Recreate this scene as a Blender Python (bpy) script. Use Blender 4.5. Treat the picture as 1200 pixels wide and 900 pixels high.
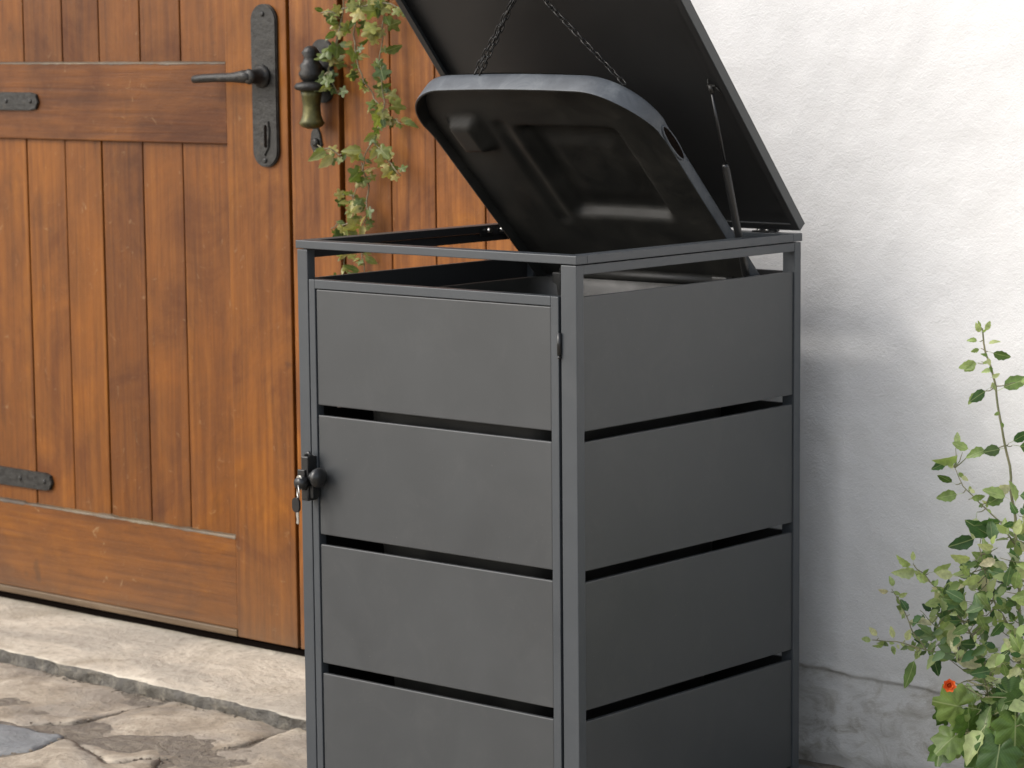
import bpy, bmesh, math, random
from mathutils import Vector, Matrix, noise
from mathutils.geometry import delaunay_2d_cdt
for o in list(bpy.data.objects): bpy.data.objects.remove(o)
S = bpy.context.scene
COL = S.collection
rnd = random.Random(7)

# ------------------------------------------------------------------ camera
cd = bpy.data.cameras.new('camera'); cam = bpy.data.objects.new('camera', cd); COL.objects.link(cam); S.camera = cam
Rv = Vector((0.75538925, 0.65521105, -0.00924981)); Uv = Vector((-0.0745951, 0.10000728, 0.99218653)); Fv = Vector((-0.65101663, 0.74879705, -0.12441996))
m = Matrix((( Rv.x, Uv.x, -Fv.x), (Rv.y, Uv.y, -Fv.y), (Rv.z, Uv.z, -Fv.z))).to_4x4()
m.translation = Vector((3.20625928, -3.88404813, 1.54792743))
cam.matrix_world = m
cd.sensor_width = 36; cd.lens = 96.57; cd.shift_x = 0.00475; cd.shift_y = -0.0011
cd.clip_start = 0.05; cd.clip_end = 500
cd.dof.use_dof = True; cd.dof.focus_distance = 5.05; cd.dof.aperture_fstop = 9.0

# ------------------------------------------------------------------ light
SUN = Vector((-0.4995, -0.5953, 0.6293)).normalized()        # towards the sun
W = bpy.data.worlds.new('World'); S.world = W; W.use_nodes = True
nt = W.node_tree; sk = nt.nodes.new('ShaderNodeTexSky'); sk.sky_type = 'NISHITA'; sk.sun_disc = False
sk.sun_elevation = math.asin(SUN.z); sk.sun_rotation = math.atan2(SUN.x, SUN.y) % (2*math.pi)
sk.air_density = 1.0; sk.dust_density = 3.0; sk.ozone_density = 0.6
bg = nt.nodes['Background']; bg.inputs['Strength'].default_value = 0.15
hs = nt.nodes.new('ShaderNodeHueSaturation'); hs.inputs['Saturation'].default_value = 0.45      # thin white haze over the whole sky
nt.links.new(sk.outputs[0], hs.inputs['Color']); nt.links.new(hs.outputs[0], bg.inputs[0])
sl = bpy.data.lights.new('sun', 'SUN'); sl.energy = 0.50; sl.angle = math.radians(8.0); sl.color = (1.0, 0.955, 0.89)
so = bpy.data.objects.new('sun', sl); COL.objects.link(so); so.rotation_euler = (-SUN).to_track_quat('-Z', 'Y').to_euler(); so.location = SUN*20
S.view_settings.view_transform = 'Standard'; S.view_settings.look = 'None'; S.view_settings.gamma = 1
S.view_settings.exposure = 1.02
S.cycles.max_bounces = 8

# ------------------------------------------------------------------ materials
class N:
    def __init__(s, name):
        s.m = bpy.data.materials.new(name); s.m.use_nodes = True; s.t = s.m.node_tree; s.b = s.t.nodes['Principled BSDF']; s.out = s.t.nodes['Material Output']
    def n(s, typ, **k):
        x = s.t.nodes.new(typ)
        for a, v in k.items(): setattr(x, a, v)
        return x
    def l(s, a, b): s.t.links.new(a, b)
    def coord(s, scale=(1,1,1), rand=0):
        tc = s.n('ShaderNodeTexCoord'); v = tc.outputs['Object']
        if rand:
            oi = s.n('ShaderNodeObjectInfo'); mu = s.n('ShaderNodeMath', operation='MULTIPLY'); s.l(oi.outputs['Random'], mu.inputs[0]); mu.inputs[1].default_value = rand
            ad = s.n('ShaderNodeVectorMath', operation='ADD'); s.l(v, ad.inputs[0]); s.l(mu.outputs[0], ad.inputs[1]); v = ad.outputs[0]
        mp = s.n('ShaderNodeMapping'); mp.inputs['Scale'].default_value = scale; s.l(v, mp.inputs[0]); return mp.outputs[0]
    def noise(s, vec, scale, detail=5, rough=.55, dist=0):
        x = s.n('ShaderNodeTexNoise'); x.inputs['Scale'].default_value = scale; x.inputs['Detail'].default_value = detail
        x.inputs['Roughness'].default_value = rough; x.inputs['Distortion'].default_value = dist; s.l(vec, x.inputs['Vector']); return x.outputs['Fac']
    def ramp(s, fac, stops):
        x = s.n('ShaderNodeValToRGB'); e = x.color_ramp.elements
        while len(e) < len(stops): e.new(.5)
        for i, (p, c) in enumerate(stops):
            e[i].position = p; e[i].color = (c, c, c, 1) if isinstance(c, (int, float)) else (*c, 1)
        s.l(fac, x.inputs[0]); return x.outputs[0]
    def mix(s, fac, a, b, mode='MIX'):
        x = s.n('ShaderNodeMix', data_type='RGBA', blend_type=mode)
        for i, v in ((0, fac), (6, a), (7, b)):
            if isinstance(v, (int, float)): x.inputs[i].default_value = v if i == 0 else (v, v, v, 1)
            elif isinstance(v, tuple): x.inputs[i].default_value = (*v, 1)
            else: s.l(v, x.inputs[i])
        return x.outputs[2]
    def math(s, op, a, b=0.0):
        x = s.n('ShaderNodeMath', operation=op)
        for i, v in enumerate((a, b)):
            if isinstance(v, (int, float)): x.inputs[i].default_value = v
            else: s.l(v, x.inputs[i])
        return x.outputs[0]
    def bump(s, h, strength=.3, dist=.01):
        x = s.n('ShaderNodeBump'); x.inputs['Strength'].default_value = strength; x.inputs['Distance'].default_value = dist
        s.l(h, x.inputs['Height']); s.l(x.outputs[0], s.b.inputs['Normal']); return x
    def set(s, **k):
        for a, v in k.items():
            i = s.b.inputs[a.replace('_', ' ')]
            if isinstance(v, (int, float)): i.default_value = v
            elif isinstance(v, tuple): i.default_value = (*v, 1)
            else: s.l(v, i)
        return s

def wood(name, along, c1, c2, c3, pale=.0):
    s = N(name)
    sc = [58, 58, 58]; sc[along] = 2.4
    v = s.coord(tuple(sc), 37); g = s.noise(v, 1, 7, .62, .45)
    sb = [10, 10, 10]; sb[along] = 4.0
    v2 = s.coord(tuple(sb), 91); bl = s.noise(v2, 1, 6, .68, .9)
    col = s.ramp(g, [(.30, c1), (.52, c2), (.74, c3)])
    dark = s.ramp(bl, [(.26, .62), (.45, .92), (.60, 1.07), (.74, 1.22)])
    col = s.mix(.8, col, dark, 'MULTIPLY')
    oi = s.n('ShaderNodeObjectInfo'); rr = s.ramp(oi.outputs['Random'], [(0, (.78, .74, .72)), (.5, (1, .97, .95)), (1, (1.16, 1.16, 1.10))])
    col = s.mix(.9, col, rr, 'MULTIPLY')
    v3 = s.coord((1, 1, 1), 13); w = s.noise(v3, 26, 6, .7, 1.2)
    sc3 = s.ramp(w, [(.63, 0.0), (.72, 1.0)])
    col = s.mix(s.math('MULTIPLY', sc3, .40 + pale), col, (.36, .26, .17))
    kn = s.noise(v3, 9, 3, .5, .3); k2 = s.ramp(kn, [(.24, 1.0), (.31, 0.0)])
    col = s.mix(s.math('MULTIPLY', k2, .6), col, (.055, .022, .010))
    pt_ = s.noise(s.coord((1, 1, 1), 23), 3.1, 5, .62, .8)
    col = s.mix(1.0, col, s.ramp(pt_, [(.30, (.62, .50, .36)), (.46, (.92, .84, .68)), (.60, (1.12, 1.02, .74)), (.72, (1.36, 1.30, .85))]), 'MULTIPLY')
    # weather: a grey-brown foot where the rain splashes (world height through the geometry position)
    ge = s.n('ShaderNodeNewGeometry'); sx = s.n('ShaderNodeSeparateXYZ'); s.l(ge.outputs['Position'], sx.inputs[0])
    hz = s.math('ADD', sx.outputs[2], s.math('MULTIPLY', w, -.10))
    foot = s.ramp(hz, [(0.0, 1.0), (.06, .55), (.30, 0.0)])
    col = s.mix(s.math('MULTIPLY', foot, .6), col, (.115, .072, .042))
    s.set(Base_Color=col, Roughness=s.ramp(pt_, [(.3, .58), (.7, .34)]), Specular_IOR_Level=.26)
    h = s.math('ADD', s.math('MULTIPLY', g, .7), s.math('MULTIPLY', w, .5)); s.bump(h, .35, .004)
    return s.m
WC = ((.115, .040, .0070), (.162, .059, .0095), (.210, .082, .0140))
M = {}
M['wood_v'] = wood('varnished_wood_upright', 2, *WC)
M['wood_v2'] = wood('lighter_varnished_wood_upright', 2, (.115, .040, .010), (.205, .078, .018), (.29, .122, .030))
M['wood_h'] = wood('varnished_wood_level', 0, (.098, .033, .0060), (.140, .050, .0085), (.185, .070, .0120), .1)
M['wood_grey'] = wood('weathered_wood', 0, (.055, .044, .034), (.12, .098, .076), (.23, .19, .15), .2)

def paint(name, base, rough):
    s = N(name); v = s.coord((1, 1, 1), 5); f = s.noise(v, 900, 2, .5); b = s.noise(v, 4.5, 6, .66, .7)
    s.set(Base_Color=s.mix(b, tuple(x*.86 for x in base), tuple(x*1.14 for x in base)), Roughness=s.ramp(b, [(.3, rough-.03), (.7, rough+.05)]), Specular_IOR_Level=.5)
    du_ = s.noise(s.coord((2, 2, 1.6), 7), 5, 8, .75, .8); sp_ = s.noise(v, 210, 2, .5)      # dust film, water marks and specks
    if name.startswith('anthracite'):
        base_ = s.b.inputs['Base Color'].links[0].from_socket
        c_ = s.mix(s.math('MULTIPLY', s.ramp(du_, [(.50, 0.0), (.72, 1.0)]), .06), base_, (.17, .165, .155)); c_ = s.mix(s.math('MULTIPLY', s.ramp(sp_, [(.74, 0.0), (.78, 1.0)]), .25), c_, (.20, .19, .17))
        s.set(Base_Color=c_)
    w = s.noise(v, 2.2, 2, .5)        # faint waviness of thin sheet
    s.bump(s.math('ADD', s.math('MULTIPLY', f, .03), s.math('MULTIPLY', w, 1.6)), .22, .004); return s.m
M['paint'] = paint('anthracite_powder_coat', (.0445, .0475, .0495), .36)
M['paint_frame'] = paint('anthracite_frame_coat', (.046, .052, .058), .36)
M['paint_dark'] = paint('black_lid_lining', (.022, .022, .022), .42)
M['inside_shade'] = paint('painted_inside_shade', (.010, .010, .010), .7)  # near-black that puts the shade inside the box into the colour
M['black'] = paint('black_hardware', (.012, .012, .012), .30)

s = N('bin_plastic'); v = s.coord(); d = s.noise(v, 9, 6, .65, .5); f = s.noise(v, 320, 3, .6)
s.set(Base_Color=s.ramp(d, [(.35, (.012, .012, .011)), (.6, (.020, .019, .016)), (.8, (.040, .037, .031))]), Roughness=s.ramp(d, [(.3, .42), (.7, .62)]), Specular_IOR_Level=.5); s.bump(f, .25, .001); M['plastic'] = s.m
s = N('bin_plastic_pale'); v = s.coord(); d = s.noise(v, 14, 7, .7, .6); f = s.noise(v, 260, 3, .6)
s.set(Base_Color=s.ramp(d, [(.32, (.040, .046, .055)), (.55, (.065, .074, .085)), (.75, (.12, .132, .142))]), Roughness=.55); s.bump(f, .3, .001); M['plastic_pale'] = s.m  # paler, bluer grey than the bin body plastic
s = N('steel'); s.set(Base_Color=(.62, .60, .56), Metallic=1.0, Roughness=.28); M['steel'] = s.m
s = N('dark_chain_steel'); v = s.coord((1,1,1), 3); d = s.noise(v, 90, 3); s.set(Base_Color=s.ramp(d, [(.4, (.012, .012, .012)), (.75, (.05, .048, .045))]), Metallic=.6, Roughness=.38); M['chain'] = s.m
s = N('forged_iron'); v = s.coord((1,1,1), 9); d = s.noise(v, 55, 5, .6); f = s.noise(v, 160, 3)
s.set(Base_Color=s.ramp(d, [(.35, (.012, .011, .010)), (.6, (.030, .029, .026)), (.8, (.065, .05, .036))]), Metallic=.35, Roughness=s.ramp(d, [(.3, .36), (.7, .6)])); s.bump(s.math('ADD', d, s.math('MULTIPLY', f, .3)), .6, .003); M['iron'] = s.m
s = N('aged_brass'); v = s.coord(); d = s.noise(v, 28, 5, .6, .4)
s.set(Base_Color=s.ramp(d, [(.3, (.03, .028, .012)), (.52, (.085, .078, .022)), (.75, (.19, .17, .07))]), Metallic=.5, Roughness=.42); s.bump(d, .4, .003); M['brass'] = s.m
s = N('dark_gap'); s.set(Base_Color=(.008, .006, .005), Roughness=1.0, Specular_IOR_Level=.0); M['gap'] = s.m

# plaster
s = N('white_lime_plaster'); v = s.coord()
n1 = s.noise(v, 16, 6, .6, .35); n2 = s.noise(v, 75, 5, .62, .9); n3 = s.noise(v, 260, 3, .6, .2); nb = s.noise(v, 2.2, 5, .6, .3)
col = s.ramp(nb, [(.3, (.615, .61, .60)), (.55, (.685, .68, .67)), (.75, (.72, .715, .70))])
sx = s.n('ShaderNodeSeparateXYZ'); s.l(v, sx.inputs[0]); z = sx.outputs[2]
low = s.ramp(s.math('ADD', z, s.math('MULTIPLY', nb, -.25)), [(.02, 1.0), (.16, .35), (.55, 0.0)])
col = s.mix(s.math('MULTIPLY', low, .50), col, (.50, .475, .43))
st = s.noise(s.coord((1, 1, 1.7)), 11, 7, .72, 1.4); stm = s.ramp(st, [(.47, 0.0), (.64, 1.0)])
lowm = s.ramp(z, [(.0, 1.0), (.20, .75), (.23, 0.0)])
col = s.mix(s.math('MULTIPLY', s.math('MULTIPLY', stm, lowm), .62), col, (.27, .235, .18))
pit = s.ramp(s.noise(v, 130, 2, .5), [(.20, 1.0), (.25, 0.0)]); col = s.mix(s.math('MULTIPLY', pit, .35), col, (.38, .37, .34))
s.set(Base_Color=col, Roughness=.9, Specular_IOR_Level=.15)
h = s.math('ADD', s.math('ADD', s.math('MULTIPLY', n1, .22), s.math('MULTIPLY', n2, .55)), s.math('MULTIPLY', n3, .38)); s.bump(h, .34, .010); M['plaster'] = s.m

def stone(name, cs, sc=7, relief=.5):
    s = N(name); v = s.coord((1, 1, 1), 17)
    a = s.noise(v, sc, 8, .66, .6); b = s.noise(v, sc*8, 7, .72); c = s.noise(s.coord((1, 1.6, 1), 3), sc*.45, 5, .6, 1.1)
    col = s.ramp(a, [(.32, cs[0]), (.5, cs[1]), (.68, cs[2])])
    col = s.mix(s.ramp(c, [(.44, 0.0), (.58, .7)]), col, cs[3])
    col = s.mix(s.math('MULTIPLY', s.ramp(b, [(.54, 0.0), (.68, 1.0)]), .6), col, cs[4])
    s.set(Base_Color=col, Roughness=.85, Specular_IOR_Level=.25)
    s.bump(s.math('ADD', s.math('ADD', a, s.math('MULTIPLY', c, .8)), s.math('MULTIPLY', b, .35)), relief, .025); return s.m
M['flag'] = stone('pale_flagstone', ((0.194, 0.157, 0.114), (0.336, 0.283, 0.217), (0.490, 0.424, 0.336), (0.268, 0.237, 0.199), (0.120, 0.098, 0.074)))
M['flag_grey'] = stone('grey_flagstone', ((0.154, 0.160, 0.160), (0.220, 0.226, 0.226), (0.308, 0.308, 0.297), (0.198, 0.204, 0.209), (0.110, 0.110, 0.110)))
M['step'] = stone('door_step_stone', ((0.331, 0.285, 0.217), (0.502, 0.445, 0.359), (0.638, 0.576, 0.473), (0.353, 0.319, 0.268), (0.205, 0.171, 0.137)), 4, .7)
M['step_edge'] = stone('step_front_stone', ((.11, .10, .088), (.20, .185, .155), (.36, .325, .265), (.16, .152, .138), (.06, .055, .048)), 26, 1.0)
M['mortar'] = stone('joint_mortar', ((0.172, 0.140, 0.109), (0.253, 0.216, 0.170), (0.345, 0.299, 0.236), (0.207, 0.178, 0.149), (0.092, 0.076, 0.060)), 30, .8)
M['soil'] = stone('garden_soil', ((.045, .034, .024), (.075, .058, .042), (.12, .095, .07), (.06, .05, .04), (.16, .13, .09)), 40, 1.0)

def leafmat(name, stops, gloss=.42):
    s = N(name); oi = s.n('ShaderNodeObjectInfo'); v = s.coord((1, 1, 1), 2); nn = s.noise(v, 3.5, 4, .6)
    ge_ = s.n('ShaderNodeNewGeometry'); fr_ = s.math('FRACT', s.math('ADD', oi.outputs['Random'], ge_.outputs['Random Per Island'])); col = s.ramp(fr_, stops); col = s.mix(.7, col, s.ramp(nn, [(.35, .62), (.65, 1.3)]), 'MULTIPLY')
    sx = s.n('ShaderNodeSeparateXYZ'); s.l(s.coord(), sx.inputs[0]); ax_ = s.math('ABSOLUTE', sx.outputs[0]); rib = s.ramp(ax_, [(.006, 1.0), (.022, 0.0)])      # pale midrib
    vein = s.math('ABSOLUTE', s.math('SINE', s.math('ADD', s.math('MULTIPLY', sx.outputs[1], 38), s.math('MULTIPLY', ax_, -42)))); vn = s.ramp(vein, [(.0, 1.0), (.16, 0.0)])
    col = s.mix(s.math('MULTIPLY', s.math('MAXIMUM', rib, s.math('MULTIPLY', vn, .45)), .5), col, (.42, .46, .24))
    s.set(Base_Color=col, Roughness=gloss, Specular_IOR_Level=.45)
    tr = s.n('ShaderNodeBsdfTranslucent'); s.l(s.mix(1.0, col, (1.2, 1.35, .6), 'MULTIPLY'), tr.inputs[0]); mx = s.n('ShaderNodeMixShader'); mx.inputs[0].default_value = .36
    s.l(s.b.outputs[0], mx.inputs[1]); s.l(tr.outputs[0], mx.inputs[2]); s.l(mx.outputs[0], s.out.inputs[0]); return s.m
M['leaf'] = leafmat('rose_leaf', [(0, (0.068, 0.121, 0.034)), (.3, (0.135, 0.209, 0.061)), (.6, (0.243, 0.324, 0.108)), (.85, (0.365, 0.446, 0.189)), (1, (0.459, 0.499, 0.297))])
M['leaf_dark'] = leafmat('deep_green_leaf', [(0, (0.032, 0.080, 0.026)), (.4, (0.058, 0.133, 0.038)), (.8, (0.102, 0.181, 0.065)), (1, (0.174, 0.246, 0.131))])
M['leaf_pale'] = leafmat('pale_young_leaf', [(0, (0.208, 0.286, 0.091)), (.4, (0.338, 0.416, 0.156)), (.75, (0.468, 0.494, 0.260)), (1, (0.546, 0.494, 0.338))])
M['leaf_lobed'] = leafmat('bright_lobed_leaf', [(0, (0.050, 0.106, 0.023)), (.5, (0.094, 0.168, 0.033)), (1, (0.187, 0.262, 0.062))])
M['ivy'] = leafmat('ivy_leaf', [(0, (0.060, 0.096, 0.026)), (.35, (0.132, 0.174, 0.042)), (.65, (0.240, 0.258, 0.072)), (.88, (0.360, 0.312, 0.102)), (1, (0.456, 0.408, 0.204))])
s = N('green_stem'); s.set(Base_Color=s.ramp(s.noise(s.coord(), 40), [(.3, (.10, .12, .05)), (.7, (.22, .20, .11))]), Roughness=.6); M['stem'] = s.m
s = N('ivy_stem'); s.set(Base_Color=s.ramp(s.noise(s.coord(), 40), [(.3, (.09, .085, .04)), (.7, (.22, .19, .12))]), Roughness=.7); M['ivystem'] = s.m
s = N('red_petal'); s.set(Base_Color=s.ramp(s.noise(s.coord(), 90), [(.3, (.60, .07, .015)), (.7, (.80, .20, .04))]), Roughness=.5); M['petal'] = s.m

# ------------------------------------------------------------------ helpers
WP = {}
def reg(o, w): WP[o.name] = Vector(w)
def put(o, parent, w):
    o.parent = parent
    o.location = Vector(w) - (WP[parent.name] if parent else Vector()); reg(o, w)
def empty(name, loc, label, cat, group=None):
    o = bpy.data.objects.new(name, None); o.empty_display_size = .05; COL.objects.link(o); o.location = loc; reg(o, loc)
    o['label'] = label; o['category'] = cat
    if group: o['group'] = group
    return o
def link_bm(name, bm, mat, parent=None, smooth=False, centre=True, kind=None, auto=None):
    """one mesh object built in world space, its origin at the middle of its bounds"""
    me = bpy.data.meshes.new(name); c = Vector()
    if centre and len(bm.verts):
        xs = [v.co for v in bm.verts]
        c = Vector([(min(p[i] for p in xs) + max(p[i] for p in xs))/2 for i in range(3)])
        bmesh.ops.translate(bm, verts=bm.verts, vec=-c)
    bm.normal_update(); bm.to_mesh(me); bm.free()
    for m_ in (mat if isinstance(mat, (list, tuple)) else [mat]): me.materials.append(m_)
    if smooth:
        for p in me.polygons: p.use_smooth = True
    if auto:
        me.set_sharp_from_angle(angle=math.radians(auto))
    o = bpy.data.objects.new(name, me); COL.objects.link(o); put(o, parent, c)
    if kind: o['kind'] = kind
    return o
def inst(src, name, parent, w, rot=None, scale=None):
    o = src.copy(); o.name = name; COL.objects.link(o); put(o, parent, w)
    if rot is not None: o.rotation_mode = 'QUATERNION'; o.rotation_quaternion = rot
    if scale is not None: o.scale = scale if hasattr(scale, '__len__') else (scale,)*3
    return o
def bx(bm, x0, x1, y0, y1, z0, z1, bev=0, seg=2):
    t = bmesh.new(); bmesh.ops.create_cube(t, size=1)
    for v in t.verts: v.co = Vector(((x0+x1)/2 + v.co.x*(x1-x0), (y0+y1)/2 + v.co.y*(y1-y0), (z0+z1)/2 + v.co.z*(z1-z0)))
    if bev: bmesh.ops.bevel(t, geom=list(t.edges), offset=bev, segments=seg, affect='EDGES', profile=.6)
    merge(bm, t)
def merge(bm, t, mi=None):
    mp = [bm.verts.new(v.co) for v in t.verts]; t.verts.index_update()
    for f in t.faces:
        try:
            g = bm.faces.new([mp[v.index] for v in f.verts]); g.material_index = f.material_index if mi is None else mi; g.smooth = f.smooth
        except ValueError: pass
    t.free()
def box(name, x0, x1, y0, y1, z0, z1, mat, parent, bev=.0015, seg=2, **k):
    bm = bmesh.new(); bx(bm, x0, x1, y0, y1, z0, z1, bev, seg); return link_bm(name, bm, mat, parent, **k)
def frame_of(d):
    d = d.normalized(); a = Vector((0, 0, 1)) if abs(d.z) < .9 else Vector((1, 0, 0)); u = d.cross(a).normalized(); return u, d.cross(u).normalized()
def tube(bm, pts, r, n=10, closed=False, caps=True):
    pts = [Vector(p) for p in pts]; rs = r if hasattr(r, '__len__') else [r]*len(pts); rings = []
    u = None
    for i, p in enumerate(pts):
        a = pts[i-1] if (i or closed) else p; b = pts[(i+1) % len(pts)] if (i < len(pts)-1 or closed) else p
        d = (b-a).normalized()
        if u is None: u, w = frame_of(d)
        else: u = (u - d*u.dot(d)).normalized()
        w = d.cross(u)
        rings.append([bm.verts.new(p + (u*math.cos(k*2*math.pi/n) + w*math.sin(k*2*math.pi/n))*rs[i]) for k in range(n)])
    R_ = rings + ([rings[0]] if closed else [])
    for A, B in zip(R_, R_[1:]):
        for k in range(n): bm.faces.new((A[k], A[(k+1) % n], B[(k+1) % n], B[k])).smooth = True
    if caps and not closed:
        bm.faces.new(rings[0][::-1]); bm.faces.new(rings[-1])
def lathe(bm, prof, c, axis='z', n=24):
    rings = []
    for r, h in prof:
        ring = []
        for k in range(n):
            a = 2*math.pi*k/n; x, y = r*math.cos(a), r*math.sin(a)
            p = {'z': (x, y, h), 'y': (x, h, y), 'x': (h, x, y)}[axis]
            ring.append(bm.verts.new(Vector(c) + Vector(p)))
        rings.append(ring)
    for A, B in zip(rings, rings[1:]):
        for k in range(n): bm.faces.new((A[k], A[(k+1) % n], B[(k+1) % n], B[k])).smooth = True
    bm.faces.new(rings[0][::-1]); bm.faces.new(rings[-1]); bmesh.ops.recalc_face_normals(bm, faces=bm.faces)
def plate(bm, outline, y0, y1, bev=.002):
    """outline of (x, z) extruded between y0 (front) and y1"""
    t = bmesh.new(); vs = [t.verts.new((x, y0, z)) for x, z in outline]; f = t.faces.new(vs)
    r = bmesh.ops.extrude_face_region(t, geom=[f]); nv = [e for e in r['geom'] if isinstance(e, bmesh.types.BMVert)]
    for v in nv: v.co.y = y1
    bmesh.ops.recalc_face_normals(t, faces=t.faces)
    if bev: bmesh.ops.bevel(t, geom=[e for e in t.edges if all(abs(v.co.y-y0) < 1e-6 for v in e.verts)], offset=bev, segments=2, affect='EDGES')
    merge(bm, t)

# ------------------------------------------------------------------ setting: ground and paving
bm = bmesh.new(); bmesh.ops.create_grid(bm, x_segments=8, y_segments=8, size=60)
for v in bm.verts: v.co.z = -.034
g = link_bm('ground', bm, M['flag'], centre=False); g['kind'] = 'structure'
def stone_slab(name, poly, ztop, thick, mat, parent, seed, cell=.022, rough=.003, edge=.004):
    # densify the outline with a wandering edge, fill with a fine triangulation, relief on top
    P = []; n = len(poly)
    for i in range(n):
        a = Vector(poly[i]); b = Vector(poly[(i+1) % n]); k = max(1, int((b-a).length/cell)); t = (b-a).normalized(); nn = Vector((t.y, -t.x))
        for j in range(k):
            p = a + (b-a)*j/k; q = noise.noise(Vector((p.x*14, p.y*14, seed)))*edge + noise.noise(Vector((p.x*50, p.y*50, seed)))*edge*.5
            P.append(p + nn*q)
    xs = [p.x for p in P]; ys = [p.y for p in P]; pts = list(P)
    def inside(x, y):
        c = False; j = len(P)-1
        for i in range(len(P)):
            if (P[i].y > y) != (P[j].y > y) and x < (P[j].x-P[i].x)*(y-P[i].y)/(P[j].y-P[i].y) + P[i].x: c = not c
            j = i
        return c
    y = min(ys)+cell*.6
    while y < max(ys):
        x = min(xs)+cell*.6
        while x < max(xs):
            q = Vector((x + rnd.uniform(-.2, .2)*cell, y + rnd.uniform(-.2, .2)*cell))
            if inside(q.x, q.y) and min((q-p).length for p in P) > cell*.55: pts.append(q)
            x += cell
        y += cell
    vs, es, fs = delaunay_2d_cdt(pts, [], [list(range(len(P)))], 1, 1e-5)[:3]
    bm = bmesh.new(); top = []
    for i, p in enumerate(vs):
        d = min((p-q).length for q in P)
        z = ztop + noise.fractal(Vector((p.x*5, p.y*5, seed*3.1)), .8, 2, 4)*rough
        z -= max(0, 1-d/(cell*.9))**2*.0035
        top.append(bm.verts.new((p.x, p.y, z)))
    for f in fs:
        try: bm.faces.new([top[i] for i in f]).smooth = True
        except ValueError: pass
    bedges = [e for e in bm.edges if e.is_boundary]
    r = bmesh.ops.extrude_edge_only(bm, edges=bedges)
    for v in [e for e in r['geom'] if isinstance(e, bmesh.types.BMVert)]: v.co.z = ztop - thick; 
    bmesh.ops.recalc_face_normals(bm, faces=bm.faces)
    if sum(f.normal.z for f in bm.faces if abs(f.normal.z) > .5) < 0: bmesh.ops.reverse_faces(bm, faces=bm.faces)
    return link_bm(name, bm, mat, parent)
bm = bmesh.new(); bmesh.ops.create_grid(bm, x_segments=120, y_segments=70, size=1)
for v in bm.verts:
    v.co = Vector((-.9 + v.co.x*2.6, -.45 + v.co.y*1.5, 0)); v.co.z = -.0045 + noise.noise(v.co*30)*.002
pav = link_bm('pavement', bm, M['mortar'], smooth=True, centre=False); pav['kind'] = 'structure'; reg(pav, (0, 0, 0))
def inset(poly, d):
    c = sum((Vector(p) for p in poly), Vector((0, 0)))/len(poly)
    return [tuple(Vector(p) + (c-Vector(p)).normalized()*d) for p in poly]
STN = [  # (outline in metres on the ground, material, gap, height)
 ([(-2.648,.40),(-2.2,.40),(-1.88,.40),(-1.58,.40),(-1.569,.252),(-1.583,.097),(-1.683,.016),(-1.884,-.022),(-2.046,-.047),(-2.6,.02)], 'flag', .003, 0),
 ([(-2.5,.0),(-2.033,-.050),(-1.871,-.030),(-1.68,.006),(-1.500,.004),(-1.465,-.116),(-1.52,-.30),(-1.62,-.42),(-2.4,-.40)], 'flag_grey', .004, .001),
 ([(-1.578,.40),(-1.343,.40),(-1.150,.40),(-1.141,.215),(-1.187,.027),(-1.256,-.074),(-1.479,.000),(-1.575,.095),(-1.566,.247)], 'flag', .0, -.0015),
 ([(-1.145,.40),(-1.135,.211),(-1.181,.025),(-1.009,-.193),(-.80,-.30),(-.70,-.12),(-.66,.10),(-.70,.40)], 'flag', .004, .001),
 ([(-1.46,-.118),(-1.478,-.006),(-1.256,-.080),(-1.188,.018),(-1.015,-.199),(-1.013,-.44),(-1.254,-.636),(-1.60,-.43),(-1.515,-.305)], 'flag', .003, .0015),
]
for i, (poly, mt, gap, dz) in enumerate(STN):
    st = stone_slab('flagstone', inset(poly, gap), dz, .03, M[mt], pav, i+1.3, .016, .010, .008)
# the rest of the paving: irregular courses
def rows(x0, x1, y0, y1, k):
    y = y0
    while y < y1 - .1:
        h = min(rnd.uniform(.30, .46), y1-y); x = x0
        if y1-(y+h) < .12: h = y1-y
        while x < x1 - .1:
            w = min(rnd.uniform(.38, .72), x1-x)
            if x1-(x+w) < .15: w = x1-x
            j = lambda: rnd.uniform(-.012, .012)
            poly = [(x+.006+abs(j())*.3, y+.006+abs(j())*.4), (x+w-.006-abs(j())*.4, y+.006+abs(j())*.3), (x+w-.006-abs(j())*.4, y+h-.006-abs(j())*.4), (x+.006+abs(j())*.3, y+h-.006-abs(j())*.3)]
            stone_slab('flagstone', poly, rnd.uniform(-.001, .002), .03, M['flag_grey' if rnd.random() < .15 else 'flag'], pav, k+x, .05, .004, .005); x += w
        y += h
rows(-3.2, 1.5, -1.7, -.66, 20)
rows(-.66, 1.5, -.64, .40, 50)
rows(-.74, .22, .41, .868, 70); rows(.235, 1.5, .41, .625, 75)
stone_slab('flagstone', [(-1.23,-.645),(-1.005,-.455),(-.995,-.235),(-.80,-.335),(-.68,-.17),(-.67,-.645)], 0, .03, M['flag'], pav, 9.3, .04, .005, .005)
stone_slab('flagstone', [(-1.65,-.645),(-1.60,-.45),(-1.265,-.650)], 0, .03, M['flag'], pav, 9.9, .04, .005, .005)
rows(-3.4, -2.66, -.64, .38, 80); rows(-2.6, -1.66, -.64, -.43, 90)

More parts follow.
